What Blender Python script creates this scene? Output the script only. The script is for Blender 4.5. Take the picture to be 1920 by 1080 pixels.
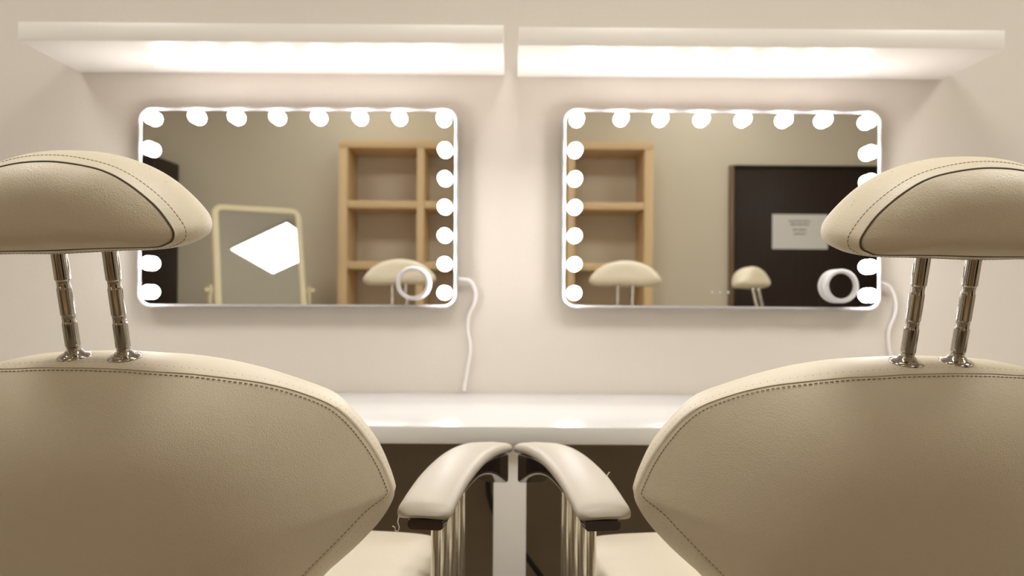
import bpy, bmesh, math, random
from mathutils import Vector, Matrix, Quaternion

for o in list(bpy.data.objects):
    bpy.data.objects.remove(o, do_unlink=True)
S = bpy.context.scene
C = S.collection
rnd = random.Random(7)
PI = math.pi
R = math.radians

# ------------------------------------------------------------------ camera
cam_d = bpy.data.cameras.new('camera')
cam = bpy.data.objects.new('camera', cam_d)
C.objects.link(cam)
S.camera = cam
cam_d.sensor_width = 36.0
cam_d.lens = 28.125
cam_d.clip_start = 0.02
CAM_POS = Vector((0, -2.0, 1.08))
_right = Vector((0.99997703, -0.00139962, 0.00663187))
_up = Vector((-0.00664553, -0.00999043, 0.99992801))
_fwd = Vector((0.00133327, 0.99994911, 0.0099995))
cam.matrix_world = Matrix(((_right.x, _up.x, -_fwd.x, CAM_POS.x),
                           (_right.y, _up.y, -_fwd.y, CAM_POS.y),
                           (_right.z, _up.z, -_fwd.z, CAM_POS.z),
                           (0, 0, 0, 1)))
cam_d.dof.use_dof = True
cam_d.dof.focus_distance = 0.83
cam_d.dof.aperture_fstop = 6.0

# ------------------------------------------------------------------ world, exposure, light strengths
W = bpy.data.worlds.new('world')
S.world = W
W.use_nodes = True
W.node_tree.nodes['Background'].inputs[0].default_value = (1.0, 0.93, 0.84, 1)
W.node_tree.nodes['Background'].inputs[1].default_value = 0.05
S.view_settings.view_transform = 'Standard'
S.view_settings.look = 'None'
S.view_settings.exposure = 0.12
S.view_settings.gamma = 1.0
S.view_settings.use_curve_mapping = False
BULB_POWER = 28.5
BULB_COLOR = (1.0, 0.97, 0.98)
PANEL_POWER = [14.0, 4.6, 3.5, 17.5, 14.5]
PANEL_COLOR = (1.0, 0.985, 0.93)
PANEL_SPOTS = [(0.19, -1.28), (1.30, -2.95), (-1.0, -2.95), (1.95, -1.2), (-1.65, -1.2)]  # first shows in the standing mirror; the rest are unseen added fill

# ------------------------------------------------------------------ materials
def mat(name, color, rough=0.5, metal=0.0, coat=0.0, bump=None, var=None, spec=0.5, emit=None):
    """bump: (kind, scale, strength, distance); var: (scale, amount)"""
    m = bpy.data.materials.new(name)
    m.use_nodes = True
    nt = m.node_tree
    b = nt.nodes['Principled BSDF']
    b.inputs['Base Color'].default_value = (*color, 1)
    b.inputs['Roughness'].default_value = rough
    b.inputs['Metallic'].default_value = metal
    b.inputs['Coat Weight'].default_value = coat
    b.inputs['Coat Roughness'].default_value = 0.06
    b.inputs['Specular IOR Level'].default_value = spec
    if emit:
        b.inputs['Emission Color'].default_value = (*emit[0], 1)
        b.inputs['Emission Strength'].default_value = emit[1]
    tc = nt.nodes.new('ShaderNodeTexCoord')
    if var:
        n = nt.nodes.new('ShaderNodeTexNoise')
        n.inputs['Scale'].default_value = var[0]
        n.inputs['Detail'].default_value = 5
        nt.links.new(tc.outputs['Object'], n.inputs['Vector'])
        mx = nt.nodes.new('ShaderNodeMix')
        mx.data_type = 'RGBA'
        a = var[1]
        mx.inputs['A'].default_value = (*[c * (1 - a) for c in color], 1)
        mx.inputs['B'].default_value = (*[min(1, c * (1 + a)) for c in color], 1)
        nt.links.new(n.outputs['Fac'], mx.inputs['Factor'])
        nt.links.new(mx.outputs['Result'], b.inputs['Base Color'])
    if bump:
        kind, sc, st, dist = bump
        if kind == 'leather':
            v = nt.nodes.new('ShaderNodeTexVoronoi')
            v.feature = 'SMOOTH_F1'
            v.inputs['Scale'].default_value = sc
            n2 = nt.nodes.new('ShaderNodeTexNoise')
            n2.inputs['Scale'].default_value = 22
            n2.inputs['Detail'].default_value = 3
            nt.links.new(tc.outputs['Object'], v.inputs['Vector'])
            nt.links.new(tc.outputs['Object'], n2.inputs['Vector'])
            bp = nt.nodes.new('ShaderNodeBump')
            bp.inputs['Strength'].default_value = st
            bp.inputs['Distance'].default_value = dist
            nt.links.new(v.outputs['Distance'], bp.inputs['Height'])
            bp2 = nt.nodes.new('ShaderNodeBump')
            bp2.inputs['Strength'].default_value = 0.35
            bp2.inputs['Distance'].default_value = 0.004
            nt.links.new(n2.outputs['Fac'], bp2.inputs['Height'])
            nt.links.new(bp2.outputs['Normal'], bp.inputs['Normal'])
        else:
            n2 = nt.nodes.new('ShaderNodeTexNoise')
            n2.inputs['Scale'].default_value = sc
            n2.inputs['Detail'].default_value = 6
            nt.links.new(tc.outputs['Object'], n2.inputs['Vector'])
            bp = nt.nodes.new('ShaderNodeBump')
            bp.inputs['Strength'].default_value = st
            bp.inputs['Distance'].default_value = dist
            nt.links.new(n2.outputs['Fac'], bp.inputs['Height'])
        nt.links.new(bp.outputs['Normal'], b.inputs['Normal'])
    return m

def wood_mat(name, c1, c2, rough=0.45, scale=6.0, stretch=(1, 1, 14)):
    m = bpy.data.materials.new(name)
    m.use_nodes = True
    nt = m.node_tree
    b = nt.nodes['Principled BSDF']
    b.inputs['Roughness'].default_value = rough
    tc = nt.nodes.new('ShaderNodeTexCoord')
    mp = nt.nodes.new('ShaderNodeMapping')
    mp.inputs['Scale'].default_value = (scale * 14 / stretch[0], scale * 14 / stretch[1], scale * 14 / stretch[2])
    n = nt.nodes.new('ShaderNodeTexNoise')
    n.inputs['Scale'].default_value = 1
    n.inputs['Detail'].default_value = 6
    n.inputs['Distortion'].default_value = 0.6
    mx = nt.nodes.new('ShaderNodeMix')
    mx.data_type = 'RGBA'
    mx.inputs['A'].default_value = (*c1, 1)
    mx.inputs['B'].default_value = (*c2, 1)
    nt.links.new(tc.outputs['Object'], mp.inputs['Vector'])
    nt.links.new(mp.outputs['Vector'], n.inputs['Vector'])
    nt.links.new(n.outputs['Fac'], mx.inputs['Factor'])
    nt.links.new(mx.outputs['Result'], b.inputs['Base Color'])
    return m

def emitter(name, color, power):
    m = bpy.data.materials.new(name)
    m.use_nodes = True
    nt = m.node_tree
    nt.nodes.clear()
    e = nt.nodes.new('ShaderNodeEmission')
    e.inputs[0].default_value = (*color, 1)
    e.inputs[1].default_value = power
    o = nt.nodes.new('ShaderNodeOutputMaterial')
    nt.links.new(e.outputs[0], o.inputs[0])
    return m

M = {
    'wall': mat('wall_paint', (0.73, 0.67, 0.60), 0.75, bump=('noise', 90, 0.25, 0.002), var=(3, 0.02)),
    'wall_rear': mat('rear_wall_paint', (0.73, 0.655, 0.525), 0.8, bump=('noise', 90, 0.2, 0.002), var=(2, 0.02)),
    'ceiling': mat('ceiling_paint', (0.75, 0.73, 0.68), 0.85, bump=('noise', 60, 0.2, 0.002)),
    'floor': wood_mat('floor_laminate', (0.26, 0.21, 0.16), (0.33, 0.27, 0.21), 0.4, 2.0, (1, 14, 1)),
    'shelf': mat('white_lacquer', (0.86, 0.81, 0.75), 0.35, var=(2, 0.015)),
    'table': mat('white_gloss_laminate', (0.74, 0.73, 0.715), 0.2, coat=0.15, var=(2, 0.01)),
    'leg': mat('white_powder_coat', (0.88, 0.84, 0.79), 0.5, var=(20, 0.03), bump=('noise', 300, 0.1, 0.0005)),
    'brown_panel': mat('dark_brown_sheet', (0.34, 0.27, 0.195), 0.6, var=(4, 0.06)),
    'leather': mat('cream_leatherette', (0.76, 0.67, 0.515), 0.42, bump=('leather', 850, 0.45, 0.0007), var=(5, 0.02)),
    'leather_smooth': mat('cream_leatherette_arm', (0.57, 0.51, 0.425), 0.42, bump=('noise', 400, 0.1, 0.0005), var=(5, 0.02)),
    'seam_shade': mat('seam_shade_brown', (0.10, 0.075, 0.05), 0.7, var=(200, 0.1)),
    'thread': mat('sewing_thread', (0.24, 0.18, 0.115), 0.8, var=(300, 0.1)),
    'thread_light': mat('loose_cream_thread', (0.80, 0.74, 0.62), 0.8, var=(300, 0.1)),
    'mirror_frame': mat('mirror_frame_plastic', (0.33, 0.31, 0.30), 0.4, var=(20, 0.01)),
    'magnifier_rim': mat('magnifier_plastic', (0.66, 0.64, 0.645), 0.4, var=(20, 0.01)),
    'chrome': mat('chrome', (0.50, 0.47, 0.43), 0.05, metal=1.0, var=(30, 0.02)),
    'brushed': mat('satin_chrome', (0.66, 0.64, 0.60), 0.12, metal=1.0, var=(30, 0.02)),
    'dark_gloss': mat('dark_gloss_arm_frame', (0.035, 0.022, 0.020), 0.12, coat=0.5, var=(10, 0.05)),
    'mirror': mat('mirror_silver', (0.93, 0.94, 0.91), 0.0, metal=1.0),
    'white_plastic': mat('white_plastic', (0.86, 0.84, 0.83), 0.35, var=(20, 0.01)),
    'cord': mat('white_cord', (0.84, 0.80, 0.80), 0.45, var=(20, 0.01)),
    'black_rubber': mat('black_rubber', (0.02, 0.02, 0.02), 0.5, var=(30, 0.1)),
    'oak': wood_mat('oak_veneer', (0.72, 0.50, 0.26), (0.82, 0.60, 0.34), 0.45, 3.0, (1, 1, 14)),
    'oak_h': wood_mat('oak_veneer_across', (0.72, 0.50, 0.26), (0.82, 0.60, 0.34), 0.45, 3.0, (14, 1, 1)),
    'wenge': wood_mat('wenge_veneer', (0.022, 0.013, 0.010), (0.040, 0.025, 0.018), 0.45, 3.0, (1, 1, 14)),
    'wenge_frame': wood_mat('brown_door_frame', (0.16, 0.09, 0.04), (0.22, 0.13, 0.06), 0.4, 3.0, (1, 1, 14)),
    'cream_frame': mat('cream_painted_wood', (0.80, 0.70, 0.47), 0.4, var=(8, 0.03)),
    'paper': mat('white_paper', (0.80, 0.78, 0.75), 0.8, var=(15, 0.01)),
    'ink': mat('grey_ink', (0.16, 0.15, 0.14), 0.8, var=(50, 0.05)),
    'steel': mat('steel', (0.55, 0.54, 0.52), 0.3, metal=1.0, var=(20, 0.03)),
    'bulb': emitter('lit_frosted_bulb', BULB_COLOR, BULB_POWER),
    
    'touch': emitter('lit_touch_mark', (1.0, 0.95, 0.85), 0.4),
}

M['wenge'].node_tree.nodes['Principled BSDF'].inputs['Specular IOR Level'].default_value = 0.2

# ------------------------------------------------------------------ mesh helpers
class MB:
    def __init__(self):
        self.v = []
        self.f = []

    def add(self, vs, fs):
        n = len(self.v)
        self.v += [tuple(p) for p in vs]
        self.f += [tuple(i + n for i in f) for f in fs]

    def loft(self, rings, closed=True, cap0=True, cap1=True):
        n = len(rings[0])
        b = len(self.v)
        for r in rings:
            self.v += [tuple(p) for p in r]
        for i in range(len(rings) - 1):
            for j in range(n if closed else n - 1):
                k = (j + 1) % n
                self.f.append((b + i * n + j, b + i * n + k, b + (i + 1) * n + k, b + (i + 1) * n + j))
        if cap0:
            self.f.append(tuple(b + j for j in reversed(range(n))))
        if cap1:
            self.f.append(tuple(b + (len(rings) - 1) * n + j for j in range(n)))

    def box(self, x0, x1, y0, y1, z0, z1):
        vs = [(x, y, z) for x in (x0, x1) for y in (y0, y1) for z in (z0, z1)]
        self.add(vs, [(0, 1, 3, 2), (4, 6, 7, 5), (0, 4, 5, 1), (2, 3, 7, 6), (0, 2, 6, 4), (1, 5, 7, 3)])

    def tube(self, pts, r, n=12, cap=True):
        pts = [Vector(p) for p in pts]
        rs = r if isinstance(r, (list, tuple)) else [r] * len(pts)
        t0 = (pts[1] - pts[0]).normalized()
        ref = Vector((0, 0, 1)) if abs(t0.z) < 0.9 else Vector((1, 0, 0))
        nrm = t0.cross(ref).normalized()
        rings = []
        for i, p in enumerate(pts):
            a = pts[max(0, i - 1)]
            c = pts[min(len(pts) - 1, i + 1)]
            t = (c - a).normalized()
            nrm = (nrm - t * nrm.dot(t)).normalized()
            bn = t.cross(nrm)
            rings.append([p + (nrm * math.cos(2 * PI * j / n) + bn * math.sin(2 * PI * j / n)) * rs[i] for j in range(n)])
        self.loft(rings, True, cap, cap)

    def lathe(self, prof, n=32, origin=(0, 0, 0), axis='z', cap0=True, cap1=True):
        ox, oy, oz = origin
        rings = []
        for r, h in prof:
            ring = []
            for j in range(n):
                a = 2 * PI * j / n
                c, s = r * math.cos(a), r * math.sin(a)
                if axis == 'z':
                    ring.append((ox + c, oy + s, oz + h))
                else:                                   # -y axis: h grows towards the viewer
                    ring.append((ox + c, oy - h, oz + s))
            rings.append(ring)
        self.loft(rings, True, cap0, cap1)

    def build(self, name, m, parent=None, bevel=0.0, sharp=35, loc=None, seg=2):
        me = bpy.data.meshes.new(name)
        me.from_pydata(self.v, [], self.f)
        bm = bmesh.new()
        bm.from_mesh(me)
        bmesh.ops.remove_doubles(bm, verts=bm.verts, dist=1e-6)
        bmesh.ops.recalc_face_normals(bm, faces=bm.faces)
        if bevel:
            es = [e for e in bm.edges if len(e.link_faces) == 2 and e.calc_face_angle(0) > R(30)]
            bmesh.ops.bevel(bm, geom=es, offset=bevel, segments=seg, affect='EDGES', profile=0.5, clamp_overlap=True)
        bm.to_mesh(me)
        bm.free()
        for p in me.polygons:
            p.use_smooth = True
        me.set_sharp_from_angle(angle=R(sharp))
        me.materials.append(M[m] if isinstance(m, str) else m)
        o = bpy.data.objects.new(name, me)
        C.objects.link(o)
        if parent:
            o.parent = parent
        if loc:
            o.location = loc
        return o

def tag(o, label=None, cat=None, group=None, kind=None):
    if label: o['label'] = label
    if cat: o['category'] = cat
    if group: o['group'] = group
    if kind: o['kind'] = kind
    return o

def empty(name, loc=(0, 0, 0), rz=0.0):
    o = bpy.data.objects.new(name, None)
    C.objects.link(o)
    o.location = loc
    o.rotation_euler = (0, 0, rz)
    o.empty_display_size = 0.1
    return o

def box(name, m, x0, x1, y0, y1, z0, z1, parent=None, bevel=0.002):
    b = MB()
    b.box(x0, x1, y0, y1, z0, z1)
    return b.build(name, m, parent, bevel)

def copy_tree(o, parent=None):
    c = o.copy()
    C.objects.link(c)
    c.parent = parent
    for ch in [x for x in bpy.data.objects if x.parent == o]:
        copy_tree(ch, c)
    return c

def catmull(pts, sub=8):
    """smooth open polyline through pts (tuples of any dimension)"""
    out = []
    n = len(pts)
    for i in range(n - 1):
        p0 = pts[max(0, i - 1)]; p1 = pts[i]; p2 = pts[i + 1]; p3 = pts[min(n - 1, i + 2)]
        for s in range(sub):
            t = s / sub
            out.append(tuple(0.5 * (2 * b + (c - a) * t + (2 * a - 5 * b + 4 * c - d) * t * t + (-a + 3 * b - 3 * c + d) * t ** 3)
                             for a, b, c, d in zip(p0, p1, p2, p3)))
    out.append(tuple(pts[-1]))
    return out

def resample(pts, n):
    """n+1 points evenly spaced along polyline"""
    d = [0]
    for a, b in zip(pts, pts[1:]):
        d.append(d[-1] + math.dist(a, b))
    out = []
    j = 0
    for i in range(n + 1):
        t = d[-1] * i / n
        while j < len(d) - 2 and d[j + 1] < t:
            j += 1
        k = (t - d[j]) / max(1e-9, d[j + 1] - d[j])
        out.append(tuple(a + (b - a) * k for a, b in zip(pts[j], pts[j + 1])))
    return out

def outline(upper, lower, n1, n2):
    """closed symmetric outline from a right half: upper = top centre to tip, lower = tip to bottom centre"""
    a = resample(catmull([(-upper[1][0], upper[1][1])] + upper, 8)[8:], n1)
    b = resample(catmull(lower + [(-lower[-2][0], lower[-2][1])], 8)[:-8], n2)
    half = a + b[1:]
    return half + [(-x, y) for x, y in reversed(half[1:-1])]

def rrect(w, h, r, n=8):
    pts = []
    for cx, cz, a0 in ((w / 2 - r, h / 2 - r, 0), (-w / 2 + r, h / 2 - r, 90), (-w / 2 + r, -h / 2 + r, 180), (w / 2 - r, -h / 2 + r, 270)):
        for i in range(n + 1):
            a = R(a0 + 90 * i / n)
            pts.append((cx + r * math.cos(a), cz + r * math.sin(a)))
    return pts

# ------------------------------------------------------------------ the room
XL, XR, YB, ZC = -2.75, 2.75, -3.5, 2.7
def struct(name, m, *a, **k):
    return tag(box(name, m, *a, bevel=0), kind='structure', **k)
struct('wall_front', 'wall', XL - .1, XR + .1, 0, 0.1, 0, ZC)
struct('wall_back', 'wall_rear', XL - .1, XR + .1, YB - .1, YB, 0, ZC)
struct('wall_left', 'wall_rear', XL - .1, XL, YB, 0, 0, ZC)
struct('wall_right', 'wall_rear', XR, XR + .1, YB, 0, 0, ZC)
struct('floor', 'floor', XL - .1, XR + .1, YB - .1, .1, -.1, 0)
struct('ceiling', 'ceiling', XL - .1, XR + .1, YB - .1, .1, ZC, ZC + .1)
struct('baseboard_back', 'oak_h', XL, -1.15, YB, YB + .012, 0, .08)

# ------------------------------------------------------------------ ceiling light, plus added unseen fill panels
for i, (x, y) in enumerate(PANEL_SPOTS):
    t = tag(empty('ceiling_light_or_fill', (x, y, ZC)), 'square lit panel in the ceiling, seen only inside the tilted standing mirror' if i == 0 else ('added unseen fill panel brightening the rear wall near the dark door', 'added unseen fill panel brightening the rear wall near the standing mirror', 'added unseen fill panel above the sideways chair, brightening the right side', 'added unseen fill panel beside the left wall, brightening the left side')[i - 1], 'ceiling light', 'ceiling panels')
    if i == 0: t.rotation_euler = (0, 0, R(11))
    b = MB()
    o4 = [(-.31, -.31), (.31, -.31), (.31, .31), (-.31, .31)]
    i4 = [(-.29, -.29), (.29, -.29), (.29, .29), (-.29, .29)]
    b.loft([[(p[0], p[1], 0) for p in o4], [(p[0], p[1], -.015) for p in o4], [(p[0], p[1], -.015) for p in i4], [(p[0], p[1], -.006) for p in i4]], True, False, False)
    b.build('frame', 'white_plastic', t)
    b = MB()
    b.box(-.29, .29, -.29, .29, -.009, -.004)
    b.build('diffuser', emitter('lit_panel_or_fill', PANEL_COLOR, PANEL_POWER[i]), t)

# ------------------------------------------------------------------ wall shelves above the mirrors
def wall_shelf(x0, x1, z0, z1, label):
    t = empty('wall_shelf', ((x0 + x1) / 2, 0, z0))
    w = (x1 - x0) / 2
    h = z1 - z0
    box('board', 'shelf', -w, w, -.253, 0, 0, h, t, .0015)
    for s in (-.6, .6):                                    # small screw caps on the underside
        b = MB()
        b.lathe([(.0, -.0015), (.005, -.0015), (.006, 0), (.006, .004)], 14, (w * s, -.06, 0), 'z', False, False)
        b.build('screw_cap', 'white_plastic', t)
    tag(t, label, 'shelf', 'white floating shelves over the mirrors')
wall_shelf(-1.0835, -.0197, 1.6328, 1.6738, 'thick white floating shelf above the left lighted mirror')
wall_shelf(.0127, 1.0800, 1.6290, 1.6700, 'thick white floating shelf above the right lighted mirror')

# ------------------------------------------------------------------ make-up counter
t = tag(empty('makeup_counter', (0, -.258, 0)), 'long glossy white counter on a central white leg beneath both mirrors', 'counter')
box('counter_top', 'table', -1.75, 1.75, -.257, .2565, .8045, .8375, t, .0025)
for x in (0.0004, -1.7, 1.7):
    box('leg', 'leg', x - .031, x + .031, -.238, -.175, 0, .8045, t, .003)
box('under_counter_sheet', 'brown_panel', -1.72, 1.72, .19, .208, .12, .8045, t, .001)  # plain dark brown sheet below the counter top, just before the wall

# black cables under the counter
b = MB()
b.tube(catmull([(-.03, -.10, .795), (-.05, -.09, .74), (-.052, -.09, .66), (-.047, -.095, .60), (-.02, -.11, .54), (.05, -.13, .46), (.14, -.17, .34), (.24, -.22, .15), (.30, -.25, .0075)], 8), .0065, 8)
cb = b.build('power_cable', 'black_rubber')
b = MB()
b.box(-.078, -.034, -.115, -.077, .655, .705)
b.build('plug', 'black_rubber', cb, .006)
tag(cb, 'black power cable hanging slantwise beneath the white counter', 'cable')

# ------------------------------------------------------------------ lighted mirrors
BULBS = [(x, .2225) for x in (-.249, -.152, -.051, .051, .152, .249)]
CORN = [(s * .358, .2195) for s in (-1, 1)]
COLS = [(s * .3615, z) for s in (-1, 1) for z in (.1425, .072, .002, -.068, -.138, -.2085)]
bulb_me = None
collar_me = None
def vanity_mirror(cx, cz, rot, label, cord, buttons):
    global bulb_me, collar_me
    w, h, r = .786, .494, .034
    t = empty('lighted_mirror', (cx, 0, cz))
    t.rotation_euler = (0, rot, 0)
    # white body with a lip around the glass
    b = MB()
    def ring(dw, y, rr):
        return [(p[0], y, p[1]) for p in rrect(w - dw, h - dw, rr)]
    b.loft([ring(.06, -.0005, .02), ring(.06, -.012, .02), ring(.004, -.014, r), ring(0, -.017, r), ring(0, -.034, r), ring(.003, -.037, r - .001),
            ring(.009, -.037, r - .004), ring(.0175, -.034, r - .008), ring(.018, -.030, r - .008)], True, True, True)
    b.build('frame', 'mirror_frame', t)
    b = MB()
    b.loft([ring(.018, -.030, r - .008), ring(.018, -.034, r - .008)], True, True, True)
    b.build('glass', 'mirror', t)
    if bulb_me is None:
        b = MB()
        prof = []
        rad = .0175
        for k in range(0, 11):
            a = R(-42 + (132) * k / 10)
            prof.append((max(rad * math.cos(a), .0004), rad * .68 + rad * math.sin(a)))
        b.lathe(prof, 20, (0, 0, 0), 'y', False, True)
        o = b.build('bulb', 'bulb')
        bulb_me = o.data
        bpy.data.objects.remove(o)
        b = MB()
        b.lathe([(.0125, -.0005), (.0142, .0), (.0142, .002), (.0125, .0025)], 20, (0, 0, 0), 'y', True, True)
        o = b.build('socket', 'white_plastic')
        collar_me = o.data
        bpy.data.objects.remove(o)
    for x, z in BULBS + CORN + COLS:
        o = bpy.data.objects.new('bulb', bulb_me)
        C.objects.link(o)
        o.parent = t
        o.location = (x, -.0342, z)
        s = bpy.data.objects.new('socket', collar_me)
        C.objects.link(s)
        s.parent = o
    if buttons:
        for k in range(3):
            b = MB()
            b.lathe([(.0036, 0), (.0036, .0004), (.0028, .0006)], 16, (-.022 + k * .0195, -.0341, -.2035), 'y', True, True)
            b.build('touch_button', 'touch', t)
    b = MB()
    b.tube(catmull([tuple(p) for p in cord], 10), .0045, 10)
    b.build('power_cord', 'cord', t)
    tag(t, label, 'mirror', 'bulb-lit make-up mirrors')
    return t
vanity_mirror(-.5250, 1.2940, R(-.22), 'bulb-framed wall mirror on the left, reflecting a cream-framed standing mirror',
              [(.385, -.022, -.175), (.402, -.020, -.175), (.423, -.013, -.179), (.437, -.008, -.205), (.434, -.006, -.235), (.420, -.006, -.265), (.417, -.006, -.30), (.424, -.006, -.345),
               (.418, -.006, -.39), (.411, -.006, -.43), (.409, -.012, -.4525)], False)
vanity_mirror(.5172, 1.2963, R(.1), 'bulb-framed wall mirror on the right, reflecting a dark door',
              [(.385, -.022, -.175), (.405, -.020, -.178), (.428, -.013, -.190), (.443, -.008, -.225), (.441, -.006, -.258), (.428, -.006, -.290), (.426, -.006, -.32), (.432, -.006, -.36),
               (.437, -.006, -.40), (.436, -.010, -.4545)], True)

# small round magnifying mirrors stuck to the glass
def magnifier(x, z, label, tilt):
    t = empty('magnifying_mirror', (x, -.0345, z))
    b = MB()
    ro, ri, th = .0415, .031, .027
    b.lathe([(ro - .004, 0), (ro - .001, .002), (ro, .008), (ro, th - .006), (ro - .0015, th - .002), (ro - .005, th), (ri + .004, th), (ri + .001, th - .002), (ri, th - .006), (ri, th - .012)], 48, (0, 0, 0), 'y', True, True)
    b.build('rim', 'magnifier_rim', t)
    b = MB()
    b.lathe([(ri - .0003, 0), (ri - .0003, .002)], 48, (0, 0, 0), 'y', True, True)
    g = b.build('magnifying_glass', 'mirror', t, loc=(0, -(th - .0112), 0))
    tag(t, label, 'mirror', 'round magnifying mirrors')
magnifier(-.2380, 1.1092, 'small round white-rimmed mirror stuck low on the left lighted mirror', 0)
magnifier(.8040, 1.1095, 'small round white-rimmed mirror stuck low on the right lighted mirror', 0)

# ------------------------------------------------------------------ make-up chairs
def make_chair():
    root = empty('makeup_chair')
    AL = R(13.5)
    ZO = 1.008
    def bk(u, v, w):
        """backrest plane coordinates (right, up, forward) to chair coordinates"""
        return Vector((u, -math.sin(AL) * v + math.cos(AL) * w, ZO + math.cos(AL) * v + math.sin(AL) * w))

    # ---------- backrest
    K = lambda u: .5 * u * u + 14 * u ** 4
    seam = outline([(0, .0038), (.044, .0028), (.0717, .0007), (.1132, -.0032), (.1525, -.0111), (.1804, -.0198), (.2065, -.0336), (.2319, -.0545), (.2481, -.0789), (.2622, -.1134), (.2714, -.1446), (.2776, -.1752), (.2783, -.1805)],
                   [(.2783, -.1805), (.2745, -.1855), (.2603, -.1915), (.2393, -.2096), (.2197, -.2265), (.2014, -.2428), (.170, -.277), (.138, -.318), (.09, -.348), (0, -.358)], 60, 60)
    rim = outline([(0, .0035), (.042, .002), (.0876, -.0017), (.1308, -.0112), (.171, -.0272), (.2085, -.0501), (.2266, -.0682), (.2438, -.1002), (.2572, -.1356), (.2663, -.1762), (.2682, -.1943)],
                  [(.2682, -.1943), (.2667, -.2101), (.2547, -.2301), (.234, -.2495), (.2129, -.265), (.201, -.2743), (.176, -.303), (.148, -.342), (.10, -.374), (0, -.384)], 60, 60)
    # rounder version of the outline for the middle of the panel, so that no ridge runs in from the corner
    soft = list(seam)
    for _ in range(260):
        n_ = len(soft)
        soft = [((soft[q - 1][0] + soft[q][0] * 2 + soft[(q + 1) % n_][0]) / 4, (soft[q - 1][1] + soft[q][1] * 2 + soft[(q + 1) % n_][1]) / 4) for q in range(n_)]
    def inner(s_):
        k_ = s_ ** 6
        return [(a_ + (c_ - a_) * k_, b_ + (d_ - b_) * k_) for (a_, b_), (c_, d_) in zip(soft, seam)]
    cu, cv = 0, -.16
    def sc(o, s):
        return [(cu + (u - cu) * s, cv + (v - cv) * s) for u, v in o]
    def ring(o, wf):
        return [bk(u, v, wf + K(u)) for u, v in o]
    WS, WR = -.030, .020
    b = MB()
    rings = []
    for s in (.02, .15, .3, .45, .58, .68, .76, .82, .87, .91, .94, .962, .978, .988):
        rings.append(ring(sc(inner(s), s), WS - .052 * (1 - s ** 3.6)))
    rings.append(ring(sc(seam, .994), WS + .0006))
    back = MB()
    back.loft(rings, True, True, False)
    bo = back.build('backrest', 'leather', root, sharp=70)
    # rim wraps forward, then the front cushion
    b = MB()
    rings = [ring(sc(seam, .994), WS + .0006)]
    for k in range(0, 13):
        tt = k / 12
        bul = .0008 + .0018 * math.sin(PI * tt)
        o = []
        for (a, c), (d, e) in zip(seam, rim):
            u, v = a + (d - a) * tt, c + (e - c) * tt
            l = math.hypot(u - cu, v - cv)
            o.append((u + (u - cu) / l * bul * (1 if k else .2), v + (v - cv) / l * bul * (1 if k else .2)))
        rings.append(ring(o, WS + (WR - WS) * tt))
    for s, w in ((.995, .030), (.98, .040), (.95, .048), (.9, .054), (.82, .058), (.7, .058), (.5, .056), (.3, .054), (.1, .053), (.02, .053)):
        rings.append(ring(sc(rim, s), w))
    b.loft(rings, True, False, True)
    b.build('cushion_side', 'leather', bo, sharp=70)
    # stitches
    def stitches(name, loop, wf, curve, step, ln, rad, parent, m='thread', frame=bk):
        pts = [frame(u, v, wf + curve(u)) for u, v in loop + loop[:1]]
        n = int(sum((q - p).length for p, q in zip(pts, pts[1:])) / step)
        rp = resample([tuple(p) for p in pts], n * 4)
        sb = MB()
        for i in range(n):
            p = Vector(rp[i * 4])
            q = Vector(rp[i * 4 + 2])
            d = (q - p).normalized() * ln
            sb.tube([p, p + d], rad, 5)
        s_ = sb.build(name, m, parent)
        s_['kind'] = 'stuff'
    stitches('stitching', sc(seam, .9875), WS - .0026, K, .0052, .0032, .00045, bo)
    def rimline(tt, extra):
        o = []
        for (a, c), (d, e) in zip(seam, rim):
            u, v = a + (d - a) * tt, c + (e - c) * tt
            l = math.hypot(u - cu, v - cv)
            o.append((u + (u - cu) / l * extra, v + (v - cv) / l * extra))
        return o
    stitches('stitching', rimline(.25, .0020), WS + .0125, K, .0075, .0010, .00035, bo)

    # ---------- headrest on its own frame at the post tops
    HV = .118
    hroot = bk(0, HV, 0)
    hw = outline([(0, .2114), (.03, .2092), (.065, .2012), (.090, .1875), (.114, .1660), (.1270, .1455), (.1282, .1375)],
                 [(.1282, .1375), (.1255, .1325), (.118, .1292), (.107, .1272), (.055, .1276), (0, .1272)], 44, 40)
    hs = outline([(0, .2190), (.03, .2168), (.06, .2098), (.085, .1995), (.108, .1845), (.128, .1645), (.1395, .1485), (.1412, .1400)],
                 [(.1412, .1400), (.1385, .1325), (.131, .1275), (.116, .1228), (.09, .1200), (.045, .1207), (0, .1215)], 44, 40)
    HC = (0, .160)
    def hsc(o, s, c=HC):
        return [(c[0] + (u - c[0]) * s, c[1] + (v - c[1]) * s) for u, v in o]
    def hr(o, w):
        return [bk(u, v, w) - hroot for u, v in o]
    WB, WM = -.047, -.013
    b = MB()
    rings = []
    for s in (.03, .2, .4, .55, .7, .8, .87, .92, .95, .97, .984):
        rings.append(hr(hsc(hw, s), WB - .021 * (1 - s ** 3.2)))
    rings.append(hr(hsc(hw, .993), WB + .002))
    b.loft(rings, True, True, False)
    ho = b.build('headrest', 'leather', root, sharp=70, loc=hroot)
    b = MB()
    rings = [hr(hsc(hw, .993), WB + .002)]
    for k in range(0, 13):
        tt = k / 12
        o = []
        for (a, c), (d, e) in zip(hw, hs):
            u, v = a + (d - a) * tt, c + (e - c) * tt
            l = math.hypot(u, v - HC[1])
            bl = (.0008 + .003 * math.sin(PI * tt))
            o.append((u + u / l * bl, v + (v - HC[1]) / l * bl))
        rings.append(hr(o, WB + (WM - WB) * tt))
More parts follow.
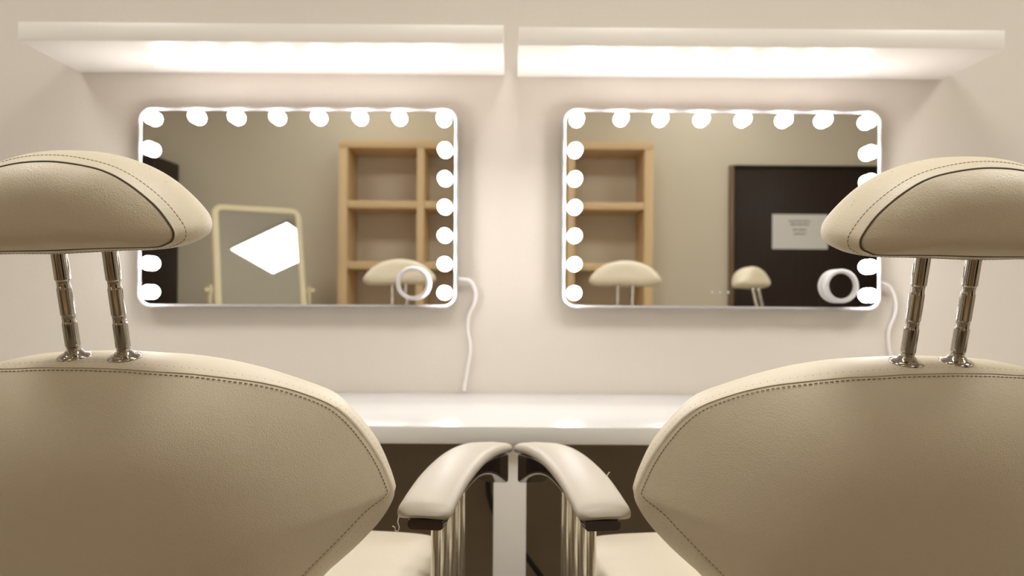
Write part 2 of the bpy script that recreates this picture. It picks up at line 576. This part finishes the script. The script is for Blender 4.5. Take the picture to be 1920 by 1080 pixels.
    for s, w in ((1.0, -.004), (.985, .006), (.95, .015), (.88, .023), (.78, .029), (.6, .033), (.4, .034), (.2, .033), (.03, .033)):
        rings.append(hr(hsc(hs, s), w))
    b.loft(rings, True, False, True)
    b.build('cushion_side', 'leather', ho, sharp=70)
    hl = hr(hsc(hw, .997), WB - .0002)
    b = MB()
    b.tube(hl + [hl[0]], .00065, 8, False)
    b.build('seam_shade_line', 'seam_shade', ho)  # thin dark tube standing in for the shade inside the seam gap
    hfr = lambda u, v, w: bk(u, v, w) - hroot
    o = []
    for (a, c), (d, e) in zip(hw, hs):
        u, v = a + (d - a) * .28, c + (e - c) * .28
        l = math.hypot(u, v - HC[1])
        o.append((u + u / l * .0032, v + (v - HC[1]) / l * .0032))
    stitches('stitching', o, WB + (WM - WB) * .28, lambda u: 0, .0042, .0028, .0004, ho, frame=hfr)
    # a few loose fibres on the edge
    fb = MB()
    hsl = hr(hs, WM)
    for _ in range(26):
        i = rnd.randrange(8, 46) if rnd.random() < .5 else rnd.randrange(len(hsl) - 46, len(hsl) - 8)
        p = hsl[i] + Vector((rnd.uniform(-.002, .002), rnd.uniform(-.01, .01), .0012))
        d = Vector((rnd.uniform(-1, 1), rnd.uniform(-1, 1), rnd.uniform(.2, 1.2))).normalized() * rnd.uniform(.0015, .0035)
        fb.tube([p, p + d * .5 + Vector((rnd.uniform(-.0006, .0006), 0, 0)), p + d], .00016, 4)
    fo = fb.build('loose_fibres', 'thread_light', ho)
    fo['kind'] = 'stuff'

    # ---------- chrome headrest posts
    for s in (-1, 1):
        prof = [(.0072, -.004), (.0072, .004), (.0068, .0055), (.0068, .016), (.0074, .0175), (.0074, .042), (.0068, .0435), (.0066, .045), (.0066, .049), (.0068, .0505),
                (.0074, .052), (.0074, .079), (.0068, .0805), (.0066, .082), (.0066, .086), (.0068, .0875), (.0078, .089), (.0078, .137)]
        b = MB()
        b.lathe(prof, 40)
        p = b.build('headrest_post', 'chrome', root, sharp=14, loc=bk(.0285 * s, 0, 0))
        p.rotation_euler = (AL, 0, 0)
        b = MB()
        b.lathe([(.0085, -.003), (.0165, -.003), (.0172, -.0015), (.0165, .0005), (.0135, .002), (.0105, .0026), (.0085, .0055), (.0076, .006)], 28)
        c = b.build('collar', 'chrome', p, sharp=50)
        c.location = (0, 0, .0065)

    # ---------- armrests
    path = [(.3075, .154, .8267), (.3100, .254, .8455), (.3140, .372, .8515), (.3200, .476, .8455), (.3260, .584, .8290)]
    sm = resample(catmull(path, 10), 46)
    for s in (-1, 1):
        b = MB()
        rings = []
        L = len(sm) - 1
        tot = .47
        hwid, th = .0335, .0085
        for i, p in enumerate(sm):
            dist = min(i, L - i) / L * tot
            e = min(1.0, dist / .022)
            f = max(.05, (1 - (1 - e) ** 2.6) ** (1 / 2.6))
            fw = .62 + .38 * f if 0 < i < L else .55
            ring = []
            for j in range(20):
                a = 2 * PI * j / 20
                ca, sa = math.cos(a), math.sin(a)
                px = hwid * fw * math.copysign(abs(ca) ** .32, ca)
                pz = th * f * math.copysign(abs(sa) ** .7, sa)
                ring.append(((p[0] + px) * s, p[1], p[2] - .0095 + pz + .0025 * (1 - (px / hwid) ** 2)))
            rings.append(ring)
        b.loft(rings)
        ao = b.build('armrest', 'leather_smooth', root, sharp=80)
        # dark glossy frame below the pad, deeper towards the front
        b = MB()
        rings = []
        for i, p in enumerate(sm):
            q = i / L
            if q < .008 or q > .985:
                continue
            e = min(1.0, (q - .008) * tot / .02 + .35)
            hwid2 = .0235 * (.55 + .45 * math.sqrt(min(1, e)))
            dep = .012 + .011 * q + .030 * max(0, (q - .45) / .55) ** 1.6
            top = p[2] - .0165
            o = rrect(hwid2 * 2, dep, min(.006, dep * .4), 4)
            rings.append([((p[0] + .002 + x) * s, p[1], top - dep / 2 + z) for x, z in o])
        b.loft(rings)
        b.build('arm_frame', 'dark_gloss', ao, sharp=45)
        for k, yy in enumerate((.222, .268, .314, .360)):
            i = min(range(len(sm)), key=lambda q: abs(sm[q][1] - yy))
            ztop = sm[i][2] - .034
            b = MB()
            xx = sm[i][0] * s
            rr = .0062 if k != 2 else .0075
            b.tube([(xx, yy, .500), (xx, yy, .62), (xx, yy, .72), (xx, yy, ztop)], rr, 18)
            b.build('arm_rod', 'brushed', ao)
        b = MB()
        b.box(.285 * s - .005 * s if s > 0 else -.330, .330 if s > 0 else -.280, .20, .38, .490, .512)
        b.build('rod_plate', 'brushed', ao, .004)
    # ---------- seat
    def cushion(name, hx, y0, y1, z0, z1, m, parent, round_=.03, crown=.012, power=5):
        cy, hy = (y0 + y1) / 2, (y1 - y0) / 2
        N = 64
        def o(dx, z, cr=0):
            res = []
            for j in range(N):
                a = 2 * PI * j / N
                ca, sa = math.cos(a), math.sin(a)
                x = (hx - dx) * math.copysign(abs(ca) ** (2 / power), ca)
                y = (hy - dx) * math.copysign(abs(sa) ** (2 / power), sa)
                res.append((x, cy + y, z + cr))
            return res
        b = MB()
        rings = [o(round_, z0), o(round_ * .3, z0 + .004), o(0, z0 + .015), o(0, z1 - round_)]
        for k in range(1, 6):
            a = PI / 2 * k / 5
            rings.append(o(round_ * (1 - math.cos(a)), z1 - round_ + round_ * math.sin(a)))
        for q in (.15, .35, .6, .8, .95):
            rings.append(o(round_ + (min(hx, hy) - round_) * q, z1, crown * (1 - (1 - q) ** 2.2)))
        b.loft(rings)
        return b.build(name, m, parent, sharp=80), o
    so, fo_ = cushion('seat', .282, .02, .505, .585, .698, 'leather', root, .022, .012, 9)
    lp = [Vector(p) for p in fo_(.003, .682)]
    b = MB()
    b.tube(lp + [lp[0]], .0032, 8, False)
    b.build('piping', 'leather_smooth', so)
    # under-seat pan, hydraulic column, base, footrest
    box('seat_pan', 'steel', -.24, .24, .05, .47, .545, .586, root, .006)
    for s in (-1, 1):
        x0, x1 = (.20, .333) if s > 0 else (-.333, -.20)
        box('arm_bracket', 'brushed', x0, x1, .22, .36, .480, .492, root, .003)
    b = MB()
    b.lathe([(.075, .05), (.075, .30), (.06, .31), (.042, .315), (.042, .546)], 32, (0, .26, 0))
    b.build('hydraulic_column', 'chrome', root)
    b = MB()
    b.lathe([(.30, 0), (.302, .006), (.298, .014), (.26, .026), (.16, .042), (.09, .054), (.075, .06)], 48, (0, .26, 0))
    b.build('base', 'chrome', root)
    b = MB()
    for s in (-1, 1):
        b.tube(catmull([(.13 * s, .44, .55), (.13 * s, .52, .52), (.14 * s, .555, .42), (.15 * s, .570, .31), (.15 * s, .60, .285)], 6), .010, 12)
    b.tube([(-.17, .60, .285), (.17, .60, .285)], .012, 12)
    b.build('footrest', 'chrome', root)
    return root, AL

chair, AL = make_chair()
chair.location = (-.430, -1.16, 0)
chair.rotation_euler = (0, 0, R(-8))
tag(chair, 'cream leather make-up chair on the left, seen from behind', 'chair', 'cream make-up chairs')
chair2 = copy_tree(chair)
chair2.location = (.4412, -1.16, 0)
chair2.rotation_euler = (0, 0, R(8))
tag(chair2, 'cream leather make-up chair on the right, seen from behind', 'chair', 'cream make-up chairs')
chair3 = copy_tree(chair)
chair3.location = (1.13, -1.68, 0)
chair3.rotation_euler = (0, 0, R(-48))
tag(chair3, 'cream chair turned sideways, its headrest seen only reflected against the dark door', 'chair', 'cream make-up chairs')

# loose threads hanging from two of the arm pads
def loose_thread(parent, pts):
    b = MB()
    b.tube(catmull(pts, 6), .0006, 6)
    b.build('loose_thread', 'thread_light', parent)
loose_thread(chair, [(.279, .158, .8165), (.2785, .154, .8105), (.281, .152, .805), (.2795, .151, .8005), (.2762, .151, .8015), (.2765, .150, .8045), (.2735, .149, .807)])
loose_thread(chair2, [(-.281, .262, .8385), (-.2785, .262, .8425), (-.2765, .262, .8465), (-.2745, .262, .8475)])
for o in bpy.data.objects:
    if o.parent == chair and o.name.startswith('headrest') and 'post' not in o.name:
        o.rotation_euler = (0, R(-1.5), 0)

# ------------------------------------------------------------------ oak shelving against the rear wall (seen in the mirrors)
t = tag(empty('shelving_unit', (-.1, -3.325, 0)), 'tall open oak shelving unit with square cubbies against the rear wall', 'shelving')
HW, TOP, BT = .9975, 2.065, .047
for k, x in enumerate((-HW + BT / 2, -.48, 0, .48, HW - BT / 2)):
    n = 'side_panel' if k in (0, 4) else 'divider'
    wth = BT * .5 * (1.2 if k in (0, 4) else 1.0)
    box(n, 'oak', x - wth, x + wth, -.17, .17, 0, TOP - BT, t, .002)
box('top_board', 'oak_h', -HW - .005, HW + .005, -.172, .172, TOP - BT, TOP, t, .002)
xs = [-HW + BT, -.48, 0, .48, HW - BT]
for z in (1.658, 1.270, .882, .494, .106):
    for a, c, in zip(xs, xs[1:]):
        x0 = a + (.0 if a == xs[0] else BT / 2) + .001 + (.006 if a == xs[0] else 0)
        x1 = c - (.0 if c == xs[-1] else BT / 2) - .001 - (.006 if c == xs[-1] else 0)
        box('shelf_board', 'oak_h', x0, x1, -.168, .168, z - BT / 2, z + BT / 2, t, .002)

# ------------------------------------------------------------------ dark door, notice and tall dark cabinets
d = tag(empty('door_1', (2.0, YB, 0)), 'dark brown veneered door with a white paper notice', kind='structure')
box('door_leaf', 'wenge', -.50, .52, .0, .045, .005, 1.955, d, .003)
box('door_frame', 'wenge_frame', -.525, -.503, .0, .06, 0, 1.972, d, .002)
box('door_frame', 'wenge_frame', .523, .545, .0, .06, 0, 1.972, d, .002)
box('door_frame', 'wenge', -.503, .523, .0, .06, 1.957, 1.972, d, .002)
b = MB()
b.tube([(.45, .045, 1.02), (.45, .09, 1.02), (.44, .098, 1.02), (.33, .098, 1.02)], .009, 12)
b.build('door_handle', 'steel', d)

n = tag(empty('paper_notice', (1.945, YB + .047, 1.526)), 'white paper notice with three grey lines taped to the dark door', 'notice')
box('sheet', 'paper', -.187, .187, 0, .0012, -.117, .117, n, 0)
b = MB()
rr = random.Random(3)
for z, wd, hh in ((.072, .075, .010), (.050, .062, .012), (.014, .046, .011), (-.014, .042, .010)):
    x = -wd
    while x < wd:
        l = rr.uniform(.008, .02)
        b.box(x, min(wd, x + l), .0011, .0016, z - hh * .5, z + hh * rr.uniform(.25, .5))
        x += l + rr.uniform(.003, .006)
b.build('blurred_lettering', 'ink', n)

def cabinet(x0, x1, y0, y1, h, label, handle_x):
    t = empty('tall_cabinet', ((x0 + x1) / 2, (y0 + y1) / 2, 0))
    w, dp = (x1 - x0) / 2, (y1 - y0) / 2
    box('body', 'wenge', -w, w, -dp, dp - .02, 0, h, t, .002)
    box('cabinet_door', 'wenge', -w + .002, w - .002, dp - .019, dp, .06, h - .003, t, .003)
    b = MB()
    b.tube([(handle_x, dp, .95), (handle_x, dp + .03, .96), (handle_x, dp + .03, 1.14), (handle_x, dp, 1.15)], .006, 10)
    b.build('handle', 'steel', t)
    tag(t, label, 'cabinet', 'dark tall cabinets')
cabinet(-2.74, -2.26, YB + .002, -3.12, 1.955, 'dark brown tall cabinet reflected at the left edge of the left mirror', .18)
cabinet(2.56, 2.745, YB + .002, -3.0, 2.02, 'narrow dark tall cabinet right of the dark door', -.06)

# ------------------------------------------------------------------ cheval mirror (seen in the left mirror)
CH_YAW, CH_TILT = R(30), R(15)
t = tag(empty('standing_mirror', (-1.43, -2.65, 0)), 'cream-framed tilted standing mirror reflecting a lit ceiling panel', 'mirror')
t.rotation_euler = (0, 0, -CH_YAW)
PZ = 1.10
tm = Matrix.Translation((0, 0, PZ)) @ Matrix.Rotation(CH_TILT, 4, 'X')
def xf(b_):
    b_.v = [tuple(tm @ Vector(p)) for p in b_.v]
w, h = .515, 1.02
b = MB()
def cr(dw, y, r):
    return [(p[0], y, p[1]) for p in rrect(w - dw, h - dw, r)]
b.loft([cr(.076, .014, .022), cr(.07, .018, .024), cr(.02, .020, .05), cr(.004, .014, .058), cr(0, .004, .06), cr(.004, -.010, .058), cr(.03, -.014, .05), cr(.076, -.014, .022)], True, False, True)
xf(b)
fr = b.build('frame', 'cream_frame', t)
b = MB()
b.loft([cr(.0755, .012, .022), cr(.0755, -.002, .022)])
xf(b)
b.build('glass', 'mirror', t)
for s in (-1, 1):
    b = MB()
    b.tube([(s * .255, 0, PZ), (s * .285, 0, PZ)], .008, 12)
    b.lathe([(.0, 0), (.012, .0), (.017, .006), (.017, .016), (.012, .022), (0.001, .022)], 18, (0, 0, 0))
    nb = len(b.v) - 6 * 18
    b.v = b.v[:nb] + [(s * (.285 + z), x, PZ + y) for x, y, z in b.v[nb:]]
    b.build('pivot_knob', 'cream_frame', t)
    b = MB()
    b.tube([(s * .275, 0, .04), (s * .275, 0, PZ + .03)], .0125, 14)
    b.build('stand_post', 'cream_frame', t)
    b = MB()
    b.tube(catmull([(s * .275, .26, .013), (s * .275, .20, .03), (s * .275, .08, .055), (s * .275, -.08, .055), (s * .275, -.20, .03), (s * .275, -.26, .013)], 5), .013, 12)
    b.build('foot', 'cream_frame', t)
b = MB()
b.tube([(-.275, 0, .18), (.275, 0, .18)], .011, 12)
b.build('crossbar', 'cream_frame', t)
